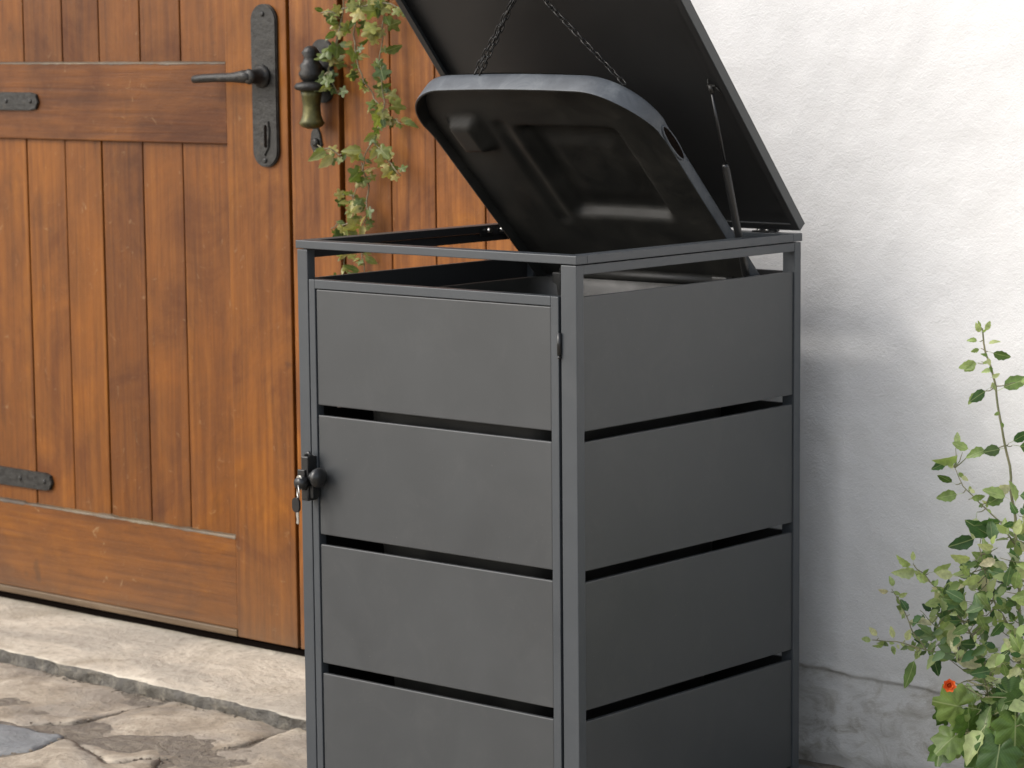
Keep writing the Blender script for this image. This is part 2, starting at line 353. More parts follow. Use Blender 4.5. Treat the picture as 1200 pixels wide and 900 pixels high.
# grit and crumbs lying in the joints and along the foot of the step
bm = bmesh.new()
for i in range(520):
    if i % 2: x = rnd.uniform(-2.6, -.8); y = .385 - abs(rnd.gauss(0, .012))
    else:
        pl_ = rnd.choice(STN)[0]; k_ = rnd.randrange(len(pl_)); t_ = rnd.random(); a_, b_ = Vector(pl_[k_]), Vector(pl_[(k_+1) % len(pl_)]); p_ = a_.lerp(b_, t_); x, y = p_.x + rnd.gauss(0, .005), p_.y + rnd.gauss(0, .005)
        if y > .385: continue
    r_ = rnd.uniform(.0012, .0038); t = bmesh.new(); bmesh.ops.create_icosphere(t, subdivisions=1, radius=r_)
    for v in t.verts: v.co = Vector((v.co.x*rnd.uniform(.7, 1.4) + x, v.co.y*rnd.uniform(.7, 1.4) + y, v.co.z*.7 + r_*.4))
    merge(bm, t)
gr = link_bm('grit', bm, M['mortar'], centre=False); gr['kind'] = 'stuff'
# door step slab with a rough broken front arris
bm = bmesh.new(); XS = [-3.5 + i*.0125 for i in range(int((3.5-.79)/.0125)+1)]
prof = [(.398, -.028), (.398, -.012), (.392, -.002), (.390, .012), (.388, .024), (.392, .0295), (.402, .0310), (.43, .0310), (.47, .0310), (.53, .0310), (.60, .0310), (.68, .0310), (.76, .0310), (.86, .0310)]
grid = []
for x in XS:
    row = []
    for j, (y, z) in enumerate(prof):
        a = noise.fractal(Vector((x*9, j*.35, 3)), .8, 2, 4)
        w = .015 if j < 7 else 0; bow = .012*math.sin(x*2.1+.6)
        chip = max(0, noise.noise(Vector((x*22, 0, 9)))-.25)*.02 if 3 <= j < 7 else 0
        row.append(bm.verts.new((x, y + a*w + chip + (bow if j < 8 else 0), z + (noise.fractal(Vector((x*4, y*7, 5)), .8, 2, 3)*.0022 if j > 3 else 0) - chip*.3)))
    grid.append(row)
for A, B in zip(grid, grid[1:]):
    for j in range(len(prof)-1):
        f = bm.faces.new((A[j], B[j], B[j+1], A[j+1])); f.smooth = True; f.material_index = 1 if j < 5 else 0
bm.faces.new([v for v in grid[-1]]); bmesh.ops.recalc_face_normals(bm, faces=bm.faces)
stp = link_bm('door_step', bm, [M['step'], M['step_edge']], centre=False); stp['kind'] = 'structure'; stp['label'] = 'worn pale stone door step with rough grey front edge'
if stp.data.polygons[8].normal.z < 0: stp.data.flip_normals()

# ------------------------------------------------------------------ white plaster wall
def ax(segs):
    out = []
    for a, b, st in segs:
        n = max(1, round((b-a)/st)); out += [a + (b-a)*i/n for i in range(n)]
    return out + [segs[-1][1]]
zl = ax([(0-.02, .17, .010), (.17, .235, .0035), (.235, 1.95, .0125), (1.95, 3.6, .15)]); xl = ax([(-.548, -.25, .05), (-.25, .50, .0095), (.50, .9, .03), (.9, 6, .3)])
bm = bmesh.new(); grid = []
for z in zl:
    row = []
    for x in xl:
        led = .205 + noise.fractal(Vector((x*6, 0, 1)), .7, 2, 4)*.007 + (-.008*x)
        p = Vector((x, 0, z))
        y = .884 - noise.fractal(p*3.2, .9, 2, 3)*.0018 - noise.fractal(p*17, .8, 2, 3)*.0016
        t = min(1, max(0, (led - z)/.004))                 # below the lip the older plinth coat stands back
        lip = math.exp(-((z-led-.004)/.010)**2)*.0022*(1+1.6*noise.noise(Vector((x*19, 4, 0)))) if z > led else 0
        fill = min(1, max(0, (led-z-.004)/.05))
        pl = .0095*t*(1-.85*fill)*(.75+.7*noise.noise(Vector((x*13, 8, 0)))) ; y = y + pl - lip
        if z < led: y -= noise.fractal(p*11, .9, 2, 4)*.005*fill + .004*max(0, noise.noise(p*26))
        if z < .028: y += .012*(1-max(0, z)/.028) 
        row.append(bm.verts.new((x, y, z)))
    grid.append(row)
for A, B in zip(grid, grid[1:]):
    for j in range(len(xl)-1): bm.faces.new((A[j], A[j+1], B[j+1], B[j])).smooth = True
# thickness: back, top and end
def q(*p): bm.faces.new([bm.verts.new(v) for v in p])
q((6, 1.25, -.02), (-.548, 1.25, -.02), (-.548, 1.25, 3.6), (6, 1.25, 3.6)); q((-.548, .90, 3.6), (6, .90, 3.6), (6, 1.25, 3.6), (-.548, 1.25, 3.6))
q((-.548, 1.25, -.02), (-.548, .895, -.02), (-.548, .895, 3.6), (-.548, 1.25, 3.6))
wl = link_bm('plaster_wall', bm, M['plaster'], centre=False); wl['label'] = 'rough white plaster wall behind the anthracite storage box'; wl['category'] = 'wall'
bm = bmesh.new(); bx(bm, -3.6, -.55, .90, 1.25, 2.42, 3.6, 0); bx(bm, -7, -3.2, .88, 1.25, -.02, 3.6, 0)
w2 = link_bm('plaster_wall', bm, M['plaster'], centre=False); w2['label'] = 'white plaster wall to the left of and above the wooden double door'; w2['category'] = 'wall'

# ------------------------------------------------------------------ wooden double door
DY = .80
lf = empty('door_leaf', (-2.3, DY+.03, .05), 'left orange-brown wooden door leaf with wide rails, planks and black iron fittings', 'door', 'leaves of the wooden double door')
rf = empty('door_leaf', (-1.1, DY+.03, .05), 'right wooden door leaf of plain upright planks, behind the ivy and the storage box', 'door', 'leaves of the wooden double door')
door = empty('door_frame', (-1.8, DY+.03, .03), 'varnished wooden frame around the double door, mostly hidden behind the storage box', 'door frame')
def sub(name, loc, parent, label=None):
    o = bpy.data.objects.new(name, None); COL.objects.link(o); o.empty_display_size = .05; put(o, parent, loc)
    if label: o['label'] = label
    return o
B = .003
box('stile', -1.775, -1.561, DY, DY+.045, .055, 2.38, M['wood_v'], lf, B)
box('stile', -3.10, -2.90, DY, DY+.045, .055, 2.38, M['wood_v'], lf, B)
box('rail', -2.90, -1.7755, DY+.0015, DY+.045, 1.295, 1.495, M['wood_h'], lf, B)
box('rail', -2.90, -1.7755, DY+.0015, DY+.045, .074, .309, M['wood_h'], lf, B)
box('rail', -2.90, -1.7755, DY+.0015, DY+.045, 2.2, 2.38, M['wood_h'], lf, B)
box('drip_board', -2.90, -1.7755, DY-.003, DY+.04, .055, .0735, M['wood_grey'], lf, .004)
for z, h in ((.309, .0045), (1.495, .0025)):       # dusty worn ledges on the rails
    bm = bmesh.new(); n = 90; a = []; 
    for i in range(n+1):
        x = -2.90 + (2.90-1.777)*i/n; k = max(.3, .8 + .7*noise.fractal(Vector((x*31, z, 0)), .8, 2, 4))
        a.append([bm.verts.new(p) for p in ((x, DY+.0012-.001*k, z-.004*k), (x, DY+.001, z+h*.6*k), (x, DY+.006, z+h*k), (x, DY+.016, z+h*k+.002))])
    for A_, B_ in zip(a, a[1:]):
        for j in range(3): bm.faces.new((A_[j], B_[j], B_[j+1], A_[j+1])).smooth = True
    link_bm('ledge', bm, M['wood_grey'], lf)
def planks(edges, z0, z1, parent, y=DY+.012, mat=None):
    for a, b in zip(edges, edges[1:]):
        box('plank', a+.0020, b-.0020, y + rnd.uniform(-.0012, .0012), y+.024, z0, z1, mat or M['wood_v'], parent, .0034, 2)
PE = [-2.90, -2.735, -2.562, -2.405, -2.260, -2.102, -1.951, -1.7765]
planks(PE, .3005, 1.297, lf); planks(PE, 1.493, 2.205, lf)
box('backing', -3.09, -1.575, DY+.037, DY+.043, .06, 2.37, M['gap'], lf, 0)
# right leaf
box('stile', -1.550, -1.388, DY, DY+.045, .055, 2.38, M['wood_v2'], rf, B)
planks([-1.380, -1.226, -1.085, -.932, -.780, -.640], .05, 2.38, rf, DY+.006, M['wood_v2'])
box('backing', -1.53, -.645, DY+.040, DY+.046, .06, 2.37, M['gap'], rf, 0)
# frame around and dark rebate behind the meeting gap
box('jamb', -.636, -.552, DY-.025, .95, .0, 2.46, M['wood_v'], door, .004)
box('jamb', -3.19, -3.105, DY-.025, .95, .0, 2.46, M['wood_v'], door, .004)
box('head', -3.105, -.636, DY-.025, .95, 2.385, 2.46, M['wood_h'], door, .004)
box('rebate', -1.60, -1.50, DY+.047, DY+.07, .04, 2.38, M['gap'], door, 0)
box('threshold', -3.10, -.64, DY+.02, DY+.10, .020, .046, M['gap'], door, .0)
# door furniture
def rounded(x0, x1, z0, z1, r, n=8):
    out = []
    for cx, cz, a0 in ((x1-r, z1-r, 0), (x0+r, z1-r, 90), (x0+r, z0+r, 180), (x1-r, z0+r, 270)):
        for i in range(n+1):
            a = math.radians(a0 + 90*i/n); out.append((cx + r*math.cos(a), cz + r*math.sin(a)))
    return out
hd = sub('door_handle', (-1.633, DY, 1.44), lf, 'black forged lever handle on a long round-ended plate on the left door leaf')
bm = bmesh.new(); plate(bm, rounded(-1.676, -1.588, 1.243, 1.636, .040), DY-.009, DY+.001, .003)
link_bm('back_plate', bm, M['iron'], hd)
bm = bmesh.new(); lathe(bm, [(.028, 0), (.028, -.006), (.023, -.010), (.019, -.014), (.017, -.036), (.019, -.046), (.014, -.052), (.004, -.054)], (-1.636, DY-.008, 1.462), 'y')
link_bm('rosette', bm, M['iron'], hd, smooth=True)
bm = bmesh.new(); tube(bm, [(-1.632, DY-.046, 1.462), (-1.66, DY-.050, 1.462), (-1.70, DY-.050, 1.460), (-1.76, DY-.050, 1.459), (-1.81, DY-.049, 1.457), (-1.838, DY-.047, 1.455), (-1.845, DY-.046, 1.455)], [.017, .016, .0115, .0105, .0105, .0095, .004], 12)
link_bm('lever', bm, M['iron'], hd)
bm = bmesh.new(); plate(bm, [(-1.648, 1.355), (-1.616, 1.355), (-1.612, 1.33), (-1.616, 1.29), (-1.632, 1.268), (-1.648, 1.29), (-1.652, 1.33)], DY-.013, DY-.008, .002)
link_bm('keyhole_cover', bm, M['iron'], hd)
bm = bmesh.new(); plate(bm, rounded(-1.629, -1.621, 1.290, 1.345, .004, 4), DY-.0145, DY-.012, 0); link_bm('keyhole', bm, M['gap'], hd)
for z in (1.612, 1.258):
    bm = bmesh.new(); lathe(bm, [(.0065, 0), (.006, -.002), (.003, -.0035)], (-1.632, DY-.009, z), 'y', 12); link_bm('screw', bm, M['iron'], hd)
for z0, lab in ((1.395, 'black iron strap hinge end on the middle rail at the left picture edge'), (.377, 'black iron strap hinge end low on the planks at the left picture edge')):
    r = sub('strap_hinge', (-2.8, DY, z0), lf)
    bm = bmesh.new(); o_ = [(-3.12, z0-.027), (-2.52, z0-.024), (-2.500, z0-.020), (-2.490, z0-.002), (-2.498, z0+.018), (-2.52, z0+.023), (-3.12, z0+.026)]
    plate(bm, o_[::-1], DY-.006 if z0 > 1 else DY+.002, DY+.014, .002); link_bm('strap', bm, M['iron'], r)
    for x in (-2.52, -2.62, -2.76, -2.95):
        bm = bmesh.new(); lathe(bm, [(.0065, 0), (.006, -.0015), (.003, -.003)], (x, (DY-.006 if z0 > 1 else DY+.002), z0), 'y', 12); link_bm('rivet', bm, M['iron'], r)
dp = sub('door_pull', (-1.455, DY-.03, 1.45), rf, 'aged brass flared door pull on the right leaf half hidden by ivy')
cx, cy = -1.438, DY-.040
bm = bmesh.new(); lathe(bm, [(.006, .150), (.014, .146), (.022, .134), (.016, .122), (.020, .112), (.027, .104), (.024, .094), (.030, .085), (.026, .074), (.018, .064)], (cx, cy, 1.385), 'z'); link_bm('finial', bm, M['iron'], dp)
bm = bmesh.new(); lathe(bm, [(.020, .066), (.036, .062), (.041, .054), (.038, .047), (.026, .044)], (cx, cy, 1.385), 'z'); link_bm('collar', bm, M['iron'], dp)
bm = bmesh.new(); lathe(bm, [(.027, .046), (.0235, .030), (.021, .008), (.022, -.012), (.027, -.026), (.031, -.033), (.024, -.041), (.010, -.046)], (cx, cy, 1.385), 'z'); link_bm('grip', bm, M['brass'], dp)
bm = bmesh.new(); tube(bm, [(cx, cy+.015, 1.475), (cx, DY+.002, 1.475)], .013, 12); plate(bm, rounded(-1.474, -1.402, 1.40, 1.55, .03), DY-.005, DY+.001, .002); link_bm('mount', bm, M['iron'], dp)
es = sub('keyhole_plate', (-1.462, DY, 1.31), rf, 'small dark keyhole plate below the brass door pull')
bm = bmesh.new(); plate(bm, [(-1.462, 1.352), (-1.478, 1.328), (-1.482, 1.300), (-1.470, 1.278), (-1.454, 1.276), (-1.442, 1.300), (-1.448, 1.328)], DY-.005, DY+.001, .002); link_bm('plate', bm, M['iron'], es)
bm = bmesh.new(); lathe(bm, [(.011, 0), (.010, -.006), (.005, -.009)], (-1.460, DY-.005, 1.305), 'y', 14); link_bm('boss', bm, M['iron'], es)

# ------------------------------------------------------------------ storage box
WX, D, H = .727, .719, 1.15
sb = empty('bin_storage_box', (-WX/2, D/2, 0), 'anthracite metal wheelie bin storage box with slatted sides, lid propped open', 'storage box')
P = .0285
for x0, x1, y0, y1 in ((-WX, -WX+P, 0, .022), (-.037, 0, 0, .022), (-WX, -WX+P, D-.022, D), (-.030, 0, D-.022, D)):
    box('post', x0, x1, y0, y1, .015, 1.1318, M['paint_frame'], sb, .0016)
    box('foot', x0+.006, x1-.006, y0+.003, y1-.003, .0, .0155, M['black'], sb, .002)
z0, z1 = 1.1338, 1.150
box('top_rail', -WX-.002, .002, -.002, .030, z0, z1, M['paint_frame'], sb, .0016)
box('top_rail', -WX-.002, .002, D-.030, D+.002, z0, z1, M['paint_frame'], sb, .0016)
box('top_rail', -.030, .002, .0302, D-.0302, z0, z1, M['paint_frame'], sb, .0016)
INNER = [box('top_rail', -WX-.002, -WX+.030, .0302, D-.0302, z0, z1, M['paint_frame'], sb, .0016)]
for x0, x1 in ((-.020, -.0005), (-WX+.0005, -WX+.020)):
    box('side_rail', x0, x1, .0222, D-.0222, 1.114, 1.1316, M['paint_frame'], sb, .0014)
    box('side_rail', x0, x1, .0222, D-.0222, .017, .037, M['paint_frame'], sb, .0014)
box('back_rail', -WX+P, -.0303, D-.020, D-.0005, 1.114, 1.1316, M['paint_frame'], sb, .0014)
box('back_rail', -WX+P, -.0303, D-.020, D-.0005, .017, .037, M['paint_frame'], sb, .0014)
box('bottom_rail', -WX+P, -.0373, .0005, .022, .003, .016, M['paint_frame'], sb, .0014)
SL = [(.8205, 1.0725), (.556, .801), (.2895, .5355), (.042, .2685)]
def shade_inside(o, nrm):  # colours inward faces black for shade; the coat itself is the same
    o.data.materials.append(M['inside_shade'])
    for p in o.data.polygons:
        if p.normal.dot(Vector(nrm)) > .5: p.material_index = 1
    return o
def pan(name, x0, x1, y0, y1, a, b, parent, axis, bev=.0022):
    # folded sheet panel: face with returned edges
    o = box(name, x0, x1, y0, y1, a, b, M['paint'], parent, bev, 2); return o
for a, b in SL:
    pan('side_panel', -.013, -.0035, .0225, D-.0225, a, b, sb, 0)
    shade_inside(pan('side_panel', -WX+.0035, -WX+.013, .0225, D-.0225, a, b, sb, 0), (1, 0, 0))
    shade_inside(pan('back_panel', -WX+.0295, -.0305, D-.013, D-.0035, a, b, sb, 1), (0, -1, 0))
shade_inside(INNER[0], (1, 0, 0))
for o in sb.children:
    if o.name.startswith('side_rail') and o.location.x < 0: shade_inside(o, (1, 0, 0))
# added black upright, blocks the view through the left slots to keep them dark
box('slot_blocker', -WX+.0140, -WX+.0235, .028, .085, .04, 1.05, M['inside_shade'], sb, .001)
# door
dr = bpy.data.objects.new('door', None); COL.objects.link(dr); dr.empty_display_size = .05; put(dr, sb, (-.37, 0, .5))
dx0, dx1 = -WX+P+.0022, -.0440
box('door_stile', dx0, dx0+.0165, .0006, .022, .022, 1.0725, M['paint_frame'], dr, .0014)
box('door_stile', dx1-.0185, dx1, .0006, .022, .022, 1.0725, M['paint_frame'], dr, .0014)
box('door_rail', dx0+.0167, dx1-.0187, .0006, .022, 1.0545, 1.0725, M['paint_frame'], dr, .0014)
box('door_rail', dx0+.0167, dx1-.0187, .0006, .022, .022, .0385, M['paint_frame'], dr, .0014)
for a, b in ((.8195, 1.0528), (.5555, .799), (.2895, .535), (.0405, .2685)):
    pan('door_panel', dx0+.0183, dx1-.0205, .0032, .012, a, b, dr, 1)
for z in (.985, .075):
    bm = bmesh.new(); tube(bm, [(-.0393, -.003, z-.021), (-.0393, -.003, z+.021)], .0042, 10); tube(bm, [(-.0393, -.003, z-.0275), (-.0393, -.003, z-.0225)], .003, 8)
    link_bm('hinge', bm, M['black'], dr)
# latch: body across the meeting of post and door, turning knob to the right
bm = bmesh.new(); bx(bm, -.7015, -.6815, -.026, .0002, .626, .717, .003); bx(bm, -.7065, -.6865, -.031, -.0262, .648, .690, .002); tube(bm, [(-.700, -.014, .718), (-.690, -.014, .7225), (-.683, -.014, .716)], .004, 8)
bx(bm, -.6815, -.672, -.022, -.003, .632, .668, .002)
link_bm('latch', bm, M['black'], dr)
bm = bmesh.new(); tube(bm, [(-.684, -.016, .675), (-.664, -.020, .676)], .0112, 14)
lathe(bm, [(.0112, 0), (.0185, .002), (.0205, .008), (.0195, .015), (.012, .020), (.004, .0215)], (-.666, -.021, .676), 'x', 20)
link_bm('latch_knob', bm, M['black'], dr, smooth=True)
bm = bmesh.new(); lathe(bm, [(.0135, 0), (.0135, -.010), (.0115, -.013), (.0115, -.020), (.003, -.021)], (-.6905, -.026, .664), 'y', 20)
link_bm('lock_barrel', bm, M['black'], dr, smooth=True)
kr = empty('key_bunch', (-.6895, -.042, .652), 'small bunch of keys hanging from the lock on the box door', 'keys')
def ringpts(c, r, e1, e2, n=22, ex=1.0): return [Vector(c) + Vector(e1)*r*math.cos(2*math.pi*i/n) + Vector(e2)*r*ex*math.sin(2*math.pi*i/n) for i in range(n)]
bm = bmesh.new(); tube(bm, ringpts((-0.6900, -0.0460, .647), .013, (.8, -.6, 0), (0, 0, 1)), .0013, 8, True); link_bm('ring', bm, M['steel'], kr)
bm = bmesh.new(); plate(bm, rounded(-0.7000, -0.6840, .658, .680, .0075), -0.0415, -0.0385, .001); bx(bm, -0.6895, -0.6855, -0.0390, -0.0240, .664, .671, .0005); link_bm('key', bm, M['steel'], kr)
bm = bmesh.new(); plate(bm, rounded(-0.7030, -0.6810, .606, .636, .010), -0.0525, -0.0485, .001); link_bm('fob', bm, M['black'], kr)
bm = bmesh.new(); plate(bm, [(-0.6955, .615), (-0.6885, .615), (-0.6880, .585), (-0.6905, .581), (-0.6955, .583), (-0.6940, .592), (-0.6955, .598)], -0.0480, -0.0460, .0004); link_bm('key', bm, M['steel'], kr)

# lid of the box: a shallow tray hinged at the back
hp = Vector((0, .727, 1.1690)); du = Vector((0, -.651, .7591)); dn = Vector((0, -.7591, -.651)); LL = .722
def L3(x, s, w): return Vector((x, 0, 0)) + hp + du*s + dn*w
lid = bpy.data.objects.new('lid', None); COL.objects.link(lid); lid.empty_display_size = .05; put(lid, sb, (-WX/2, .5, 1.4)); lid['label'] = 'open dark metal lid leaning back on gas strut and chains'
def lbox(x0, x1, s0, s1, w0, w1, mat, name, bev=.0015):
    bm = bmesh.new(); bx(bm, x0, x1, s0, s1, w0, w1, bev)
    for v in bm.verts: v.co = L3(v.co.x, v.co.y, v.co.z)
    bmesh.ops.recalc_face_normals(bm, faces=bm.faces); return link_bm(name, bm, mat, lid)
lx0, lx1 = -WX-.006, .004
lbox(lx0, lx1, 0, LL, 0, .0018, M['paint'], 'lid_sheet', .0006)
lbox(lx0+.003, lx1-.003, .003, LL-.003, .0019, .0032, M['paint_dark'], 'lid_lining', 0)
lbox(lx1-.0020, lx1, .0005, LL-.0005, .0019, .0215, M['paint'], 'lid_flange', .0006)
lbox(lx0, lx0+.0020, .0005, LL-.0005, .0019, .0215, M['paint'], 'lid_flange', .0006)
lbox(lx0+.0022, lx1-.0022, 0, .002, .0019, .0215, M['paint'], 'lid_flange', .0006)
lbox(lx0+.0022, lx1-.0022, LL-.002, LL, .0019, .0215, M['paint'], 'lid_flange', .0006)
lbox(lx1-.016, lx1-.0022, .003, LL-.003, .0202, .0217, M['paint_dark'], 'lid_lip', 0)
lbox(lx0+.0022, lx0+.016, .003, LL-.003, .0202, .0217, M['paint_dark'], 'lid_lip', 0)
lbox(lx0+.0165, lx1-.0165, .0025, .0165, .0202, .0217, M['paint_dark'], 'lid_lip', 0)
for x in (-.105, -.655):
    bm = bmesh.new(); tube(bm, [(x, .716, 1.156), (x+.050, .716, 1.156)], .0058, 12); bx(bm, x+.004, x+.046, .688, .716, 1.1502, 1.1535, .0006)
    link_bm('lid_hinge', bm, M['black'], sb)
    for k in (.015, .035):
        bm = bmesh.new(); lathe(bm, [(.0042, 0), (.004, .0018), (.002, .0028)], (x+k, .699, 1.1536), 'z', 10); link_bm('hinge_screw', bm, M['steel'], sb)
bm = bmesh.new(); bx(bm, -WX+.0305, -WX+.0310, .52, .66, 1.128, 1.146, .001); link_bm('strut_mount', bm, M['black'], sb)
for y_, r_ in ((.545, .0055), (.585, .0045), (.630, .0065)):
    bm = bmesh.new(); tube(bm, [(-WX+.0310, y_, 1.139), (-WX+.041, y_, 1.139)], r_, 12); link_bm('mount_bolt', bm, M['steel'], sb)
# anchor eye for the chains
A0 = Vector((-.355, .285, 1.672)); A0 = L3(-.355, (A0-hp).dot(du), .0035)
bm = bmesh.new(); tube(bm, ringpts(A0 + dn*.010, .008, (1, 0, 0), dn, 16), .0018, 8, True); link_bm('chain_eye', bm, M['steel'], lid)
# gas strut
gs = bpy.data.objects.new('gas_strut', None); COL.objects.link(gs); gs.empty_display_size = .05
ta = L3(-.036, (Vector((0, .468, 1.458))-hp).dot(du), .018); tb = Vector((-.034, .578, 1.066)); put(gs, sb, (ta+tb)/2)
e = (tb-ta)
bm = bmesh.new(); tube(bm, [ta + e*.02, ta + e*.42], .0032, 10); link_bm('piston_rod', bm, M['black'], gs)
bm = bmesh.new(); tube(bm, [ta + e*.40, ta + e*.415, ta + e*.43, ta + e*.435, ta + e*.98, ta + e], [.0062, .0072, .0072, .0078, .0078, .004], 16); link_bm('cylinder', bm, M['black'], gs)
bm = bmesh.new(); tube(bm, [ta + e*.035, ta - e*.005], .0055, 10); tube(bm, [ta + Vector((-.008, 0, 0)), ta + Vector((.012, 0, 0))], .0028, 8); tube(bm, [ta + Vector((-.009, .004, -.002)), ta + Vector((-.013, .008, .012)), ta+Vector((-.010, .012, .016))], .0014, 6)
tube(bm, [ta + Vector((.010, 0, 0)), ta + Vector((.022, .01, -.018))], .0018, 6); link_bm('ball_joint', bm, M['iron'], gs)
bm = bmesh.new(); tube(bm, [tb, tb + Vector((.014, 0, 0))], .004, 8); link_bm('lower_bracket', bm, M['black'], gs)

# ------------------------------------------------------------------ wheelie bin inside
CXB, HW, LB = -.376, .305, .636
wb = empty('wheelie_bin', (CXB, .38, .0), 'black wheelie bin inside the box with its lid chained open', 'wheelie bin')
def rr(cx, cy, hx, hy, r, z, n=5):
    out = []
    for sx_, sy_, a0 in ((1, 1, 0), (-1, 1, 90), (-1, -1, 180), (1, -1, 270)):
        for i in range(n+1):
            a = math.radians(a0 + 90*i/n); out.append(Vector((cx + sx_*(hx-r) + r*math.cos(a), cy + sy_*(hy-r) + r*math.sin(a), z)))
    return out
bm = bmesh.new()
secs = [(.20, .24, .05, .05, 0), (.215, .26, .10, .05, 0), (.255, .300, .93, .06, 0), (.262, .305, .935, .06, 0), (.266, .309, 1.000, .06, 0), (.285, .322, 1.006, .07, 0), (.285, .322, 1.034, .07, 0), (.272, .309, 1.034, .06, 0), (.262, .300, 1.018, .06, 0), (.250, .290, .90, .05, 0), (.205, .24, .11, .05, 0)]
rings = [[bm.verts.new(p) for p in rr(CXB, .365, a, b, r, z)] for a, b, z, r, _ in secs]
for A_, B_ in zip(rings, rings[1:]):
    n = len(A_)
    for k in range(n): bm.faces.new((A_[k], A_[(k+1) % n], B_[(k+1) % n], B_[k])).smooth = True
bm.faces.new(rings[0][::-1]); bm.faces.new(rings[-1]); link_bm('bin_body', bm, M['plastic'], wb, auto=35)
bm = bmesh.new(); tube(bm, [(CXB-.23, .688, 1.045), (CXB+.23, .688, 1.045)], .0125, 14)
for x in (-.225, .225): bx(bm, CXB+x-.012, CXB+x+.012, .660, .694, .985, 1.045, .003)
link_bm('bin_handle', bm, M['plastic'], wb)
for x in (-.262, .225):
    bm = bmesh.new(); lathe(bm, [(.06, 0), (.092, .002), (.098, .010), (.098, .034), (.092, .042), (.06, .044)], (CXB+x, .600, .0985), 'x', 28); link_bm('wheel', bm, M['plastic'], wb)
# bin lid, tilted 44.6 degrees
bo = Vector((CXB, .720, 1.030)); bu = Vector((0, -.712, .702)); bn = Vector((0, -.702, -.712))
def B3(x, s, w): return bo + Vector((x, 0, 0)) + bu*s + bn*w
def sstep(a, b, x):
    t = min(1, max(0, (x-a)/(b-a))); return t*t*(3-2*t)
def rbox(x, s, x0, x1, s0, s1, soft): return sstep(x0-soft, x0+soft, x)*(1-sstep(x1-soft, x1+soft, x))*sstep(s0-soft, s0+soft, s)*(1-sstep(s1-soft, s1+soft, s))
R_ = .125
def LF(x):
    L_ = LB - .012*(x/HW)**2; a = abs(x)-(HW-R_)
    return L_ - R_ + math.sqrt(max(0, R_*R_ - a*a)) if a > 0 else L_
NX, NS = 110, 96
def und(x, s):   # underside depth below the top skin (positive = towards the viewer below)
    w = .007
    w -= .024*rbox(x, s, -.088, .165, .215, .480, .013)                    # sunk middle field
    w += .007*rbox(x, s, -.048, .125, .255, .430, .022)
    w -= .007*rbox(x, s, -.145, -.118, .19, .500, .012)
    w += .026*rbox(x, s, -.255, -.185, .425, .515, .013)                   # boxed grip
    w += .0012*noise.noise(Vector((x*12, s*12, 0)))
    return w
bm = bmesh.new(); G1 = []; G2 = []
for i in range(NX+1):
    t = -1 + 2*i/NX; x = HW*math.sin(t*math.pi/2)*1.0; r1 = []; r2 = []; Lx = LF(x)
    for j in range(NS+1):
        s = Lx*j/NS; xx = x*(1-.035*(1-j/NS))
        dome = .010*(1-(x/HW)**2)
        k = .985; r1.append(bm.verts.new(B3(xx, s, min(-dome*.6, und(xx, s) - dome*.6 - .006))))
        r2.append(bm.verts.new(B3(xx*k, s*.99+.003, und(xx, s) - dome*.6)))
    G1.append(r1); G2.append(r2)
for G, fl in ((G1, 0), (G2, 1)):
    for i in range(NX):
        for j in range(NS):
            q4 = (G[i][j], G[i+1][j], G[i+1][j+1], G[i][j+1]); f = bm.faces.new(q4 if fl else q4[::-1]); f.smooth = True
bl = link_bm('bin_lid', bm, M['plastic'], wb)
# skirt: outer wall, rounded lower rim, inner wall, along sides and front
edge = [G for G in []]
out = []
N1 = 30
for j in range(N1+1): s = (LB-.012-R_)*j/N1; out.append((-HW*(1-.035*(1-s/LB)), s))
for i in range(1, 16): a = math.pi - i*math.pi/2/16; out.append((-(HW-R_) + R_*math.cos(a), LB-.012-R_ + R_*math.sin(a) + .012*(1-((HW-R_-R_*math.cos(a))/HW)**2)))
for i in range(41): x = -(HW-R_) + 2*(HW-R_)*i/40; out.append((x, LB-.012*(x/HW)**2))
for i in range(1, 16): a = math.pi/2 - i*math.pi/2/16; out.append(((HW-R_) + R_*math.cos(a), LB-.012-R_ + R_*math.sin(a) + .012*(1-((HW-R_+R_*math.cos(a))/HW)**2)))
for j in range(N1, -1, -1): s = (LB-.012-R_)*j/N1; out.append((HW*(1-.035*(1-s/LB)), s))
sec = [(0.0, -.002), (.003, .002), (.0035, .010), (.0045, .038), (.0035, .0415), (.0005, .042), (-.0015, .039), (-.003, .006)]
bm = bmesh.new(); prev = None
for k, (x, s) in enumerate(out):
    a = out[max(0, k-1)]; b = out[min(len(out)-1, k+1)]; t = Vector((b[0]-a[0], b[1]-a[1])).normalized(); nn = Vector((-t.y, t.x))
    kd = .64 + .40*sstep(LB*.72, LB*.97, s); cur = [bm.verts.new(B3(x + nn.x*o_, s + nn.y*o_, w*kd)) for o_, w in sec]
    if prev:
        for j in range(len(sec)-1):
            f = bm.faces.new((prev[j], cur[j], cur[j+1], prev[j+1])); f.smooth = True; f.material_index = 0 if j < 4 else 1
    prev = cur
bmesh.ops.recalc_face_normals(bm, faces=bm.faces)
link_bm('bin_lid_skirt', bm, [M['plastic_pale'], M['plastic']], wb, auto=60)
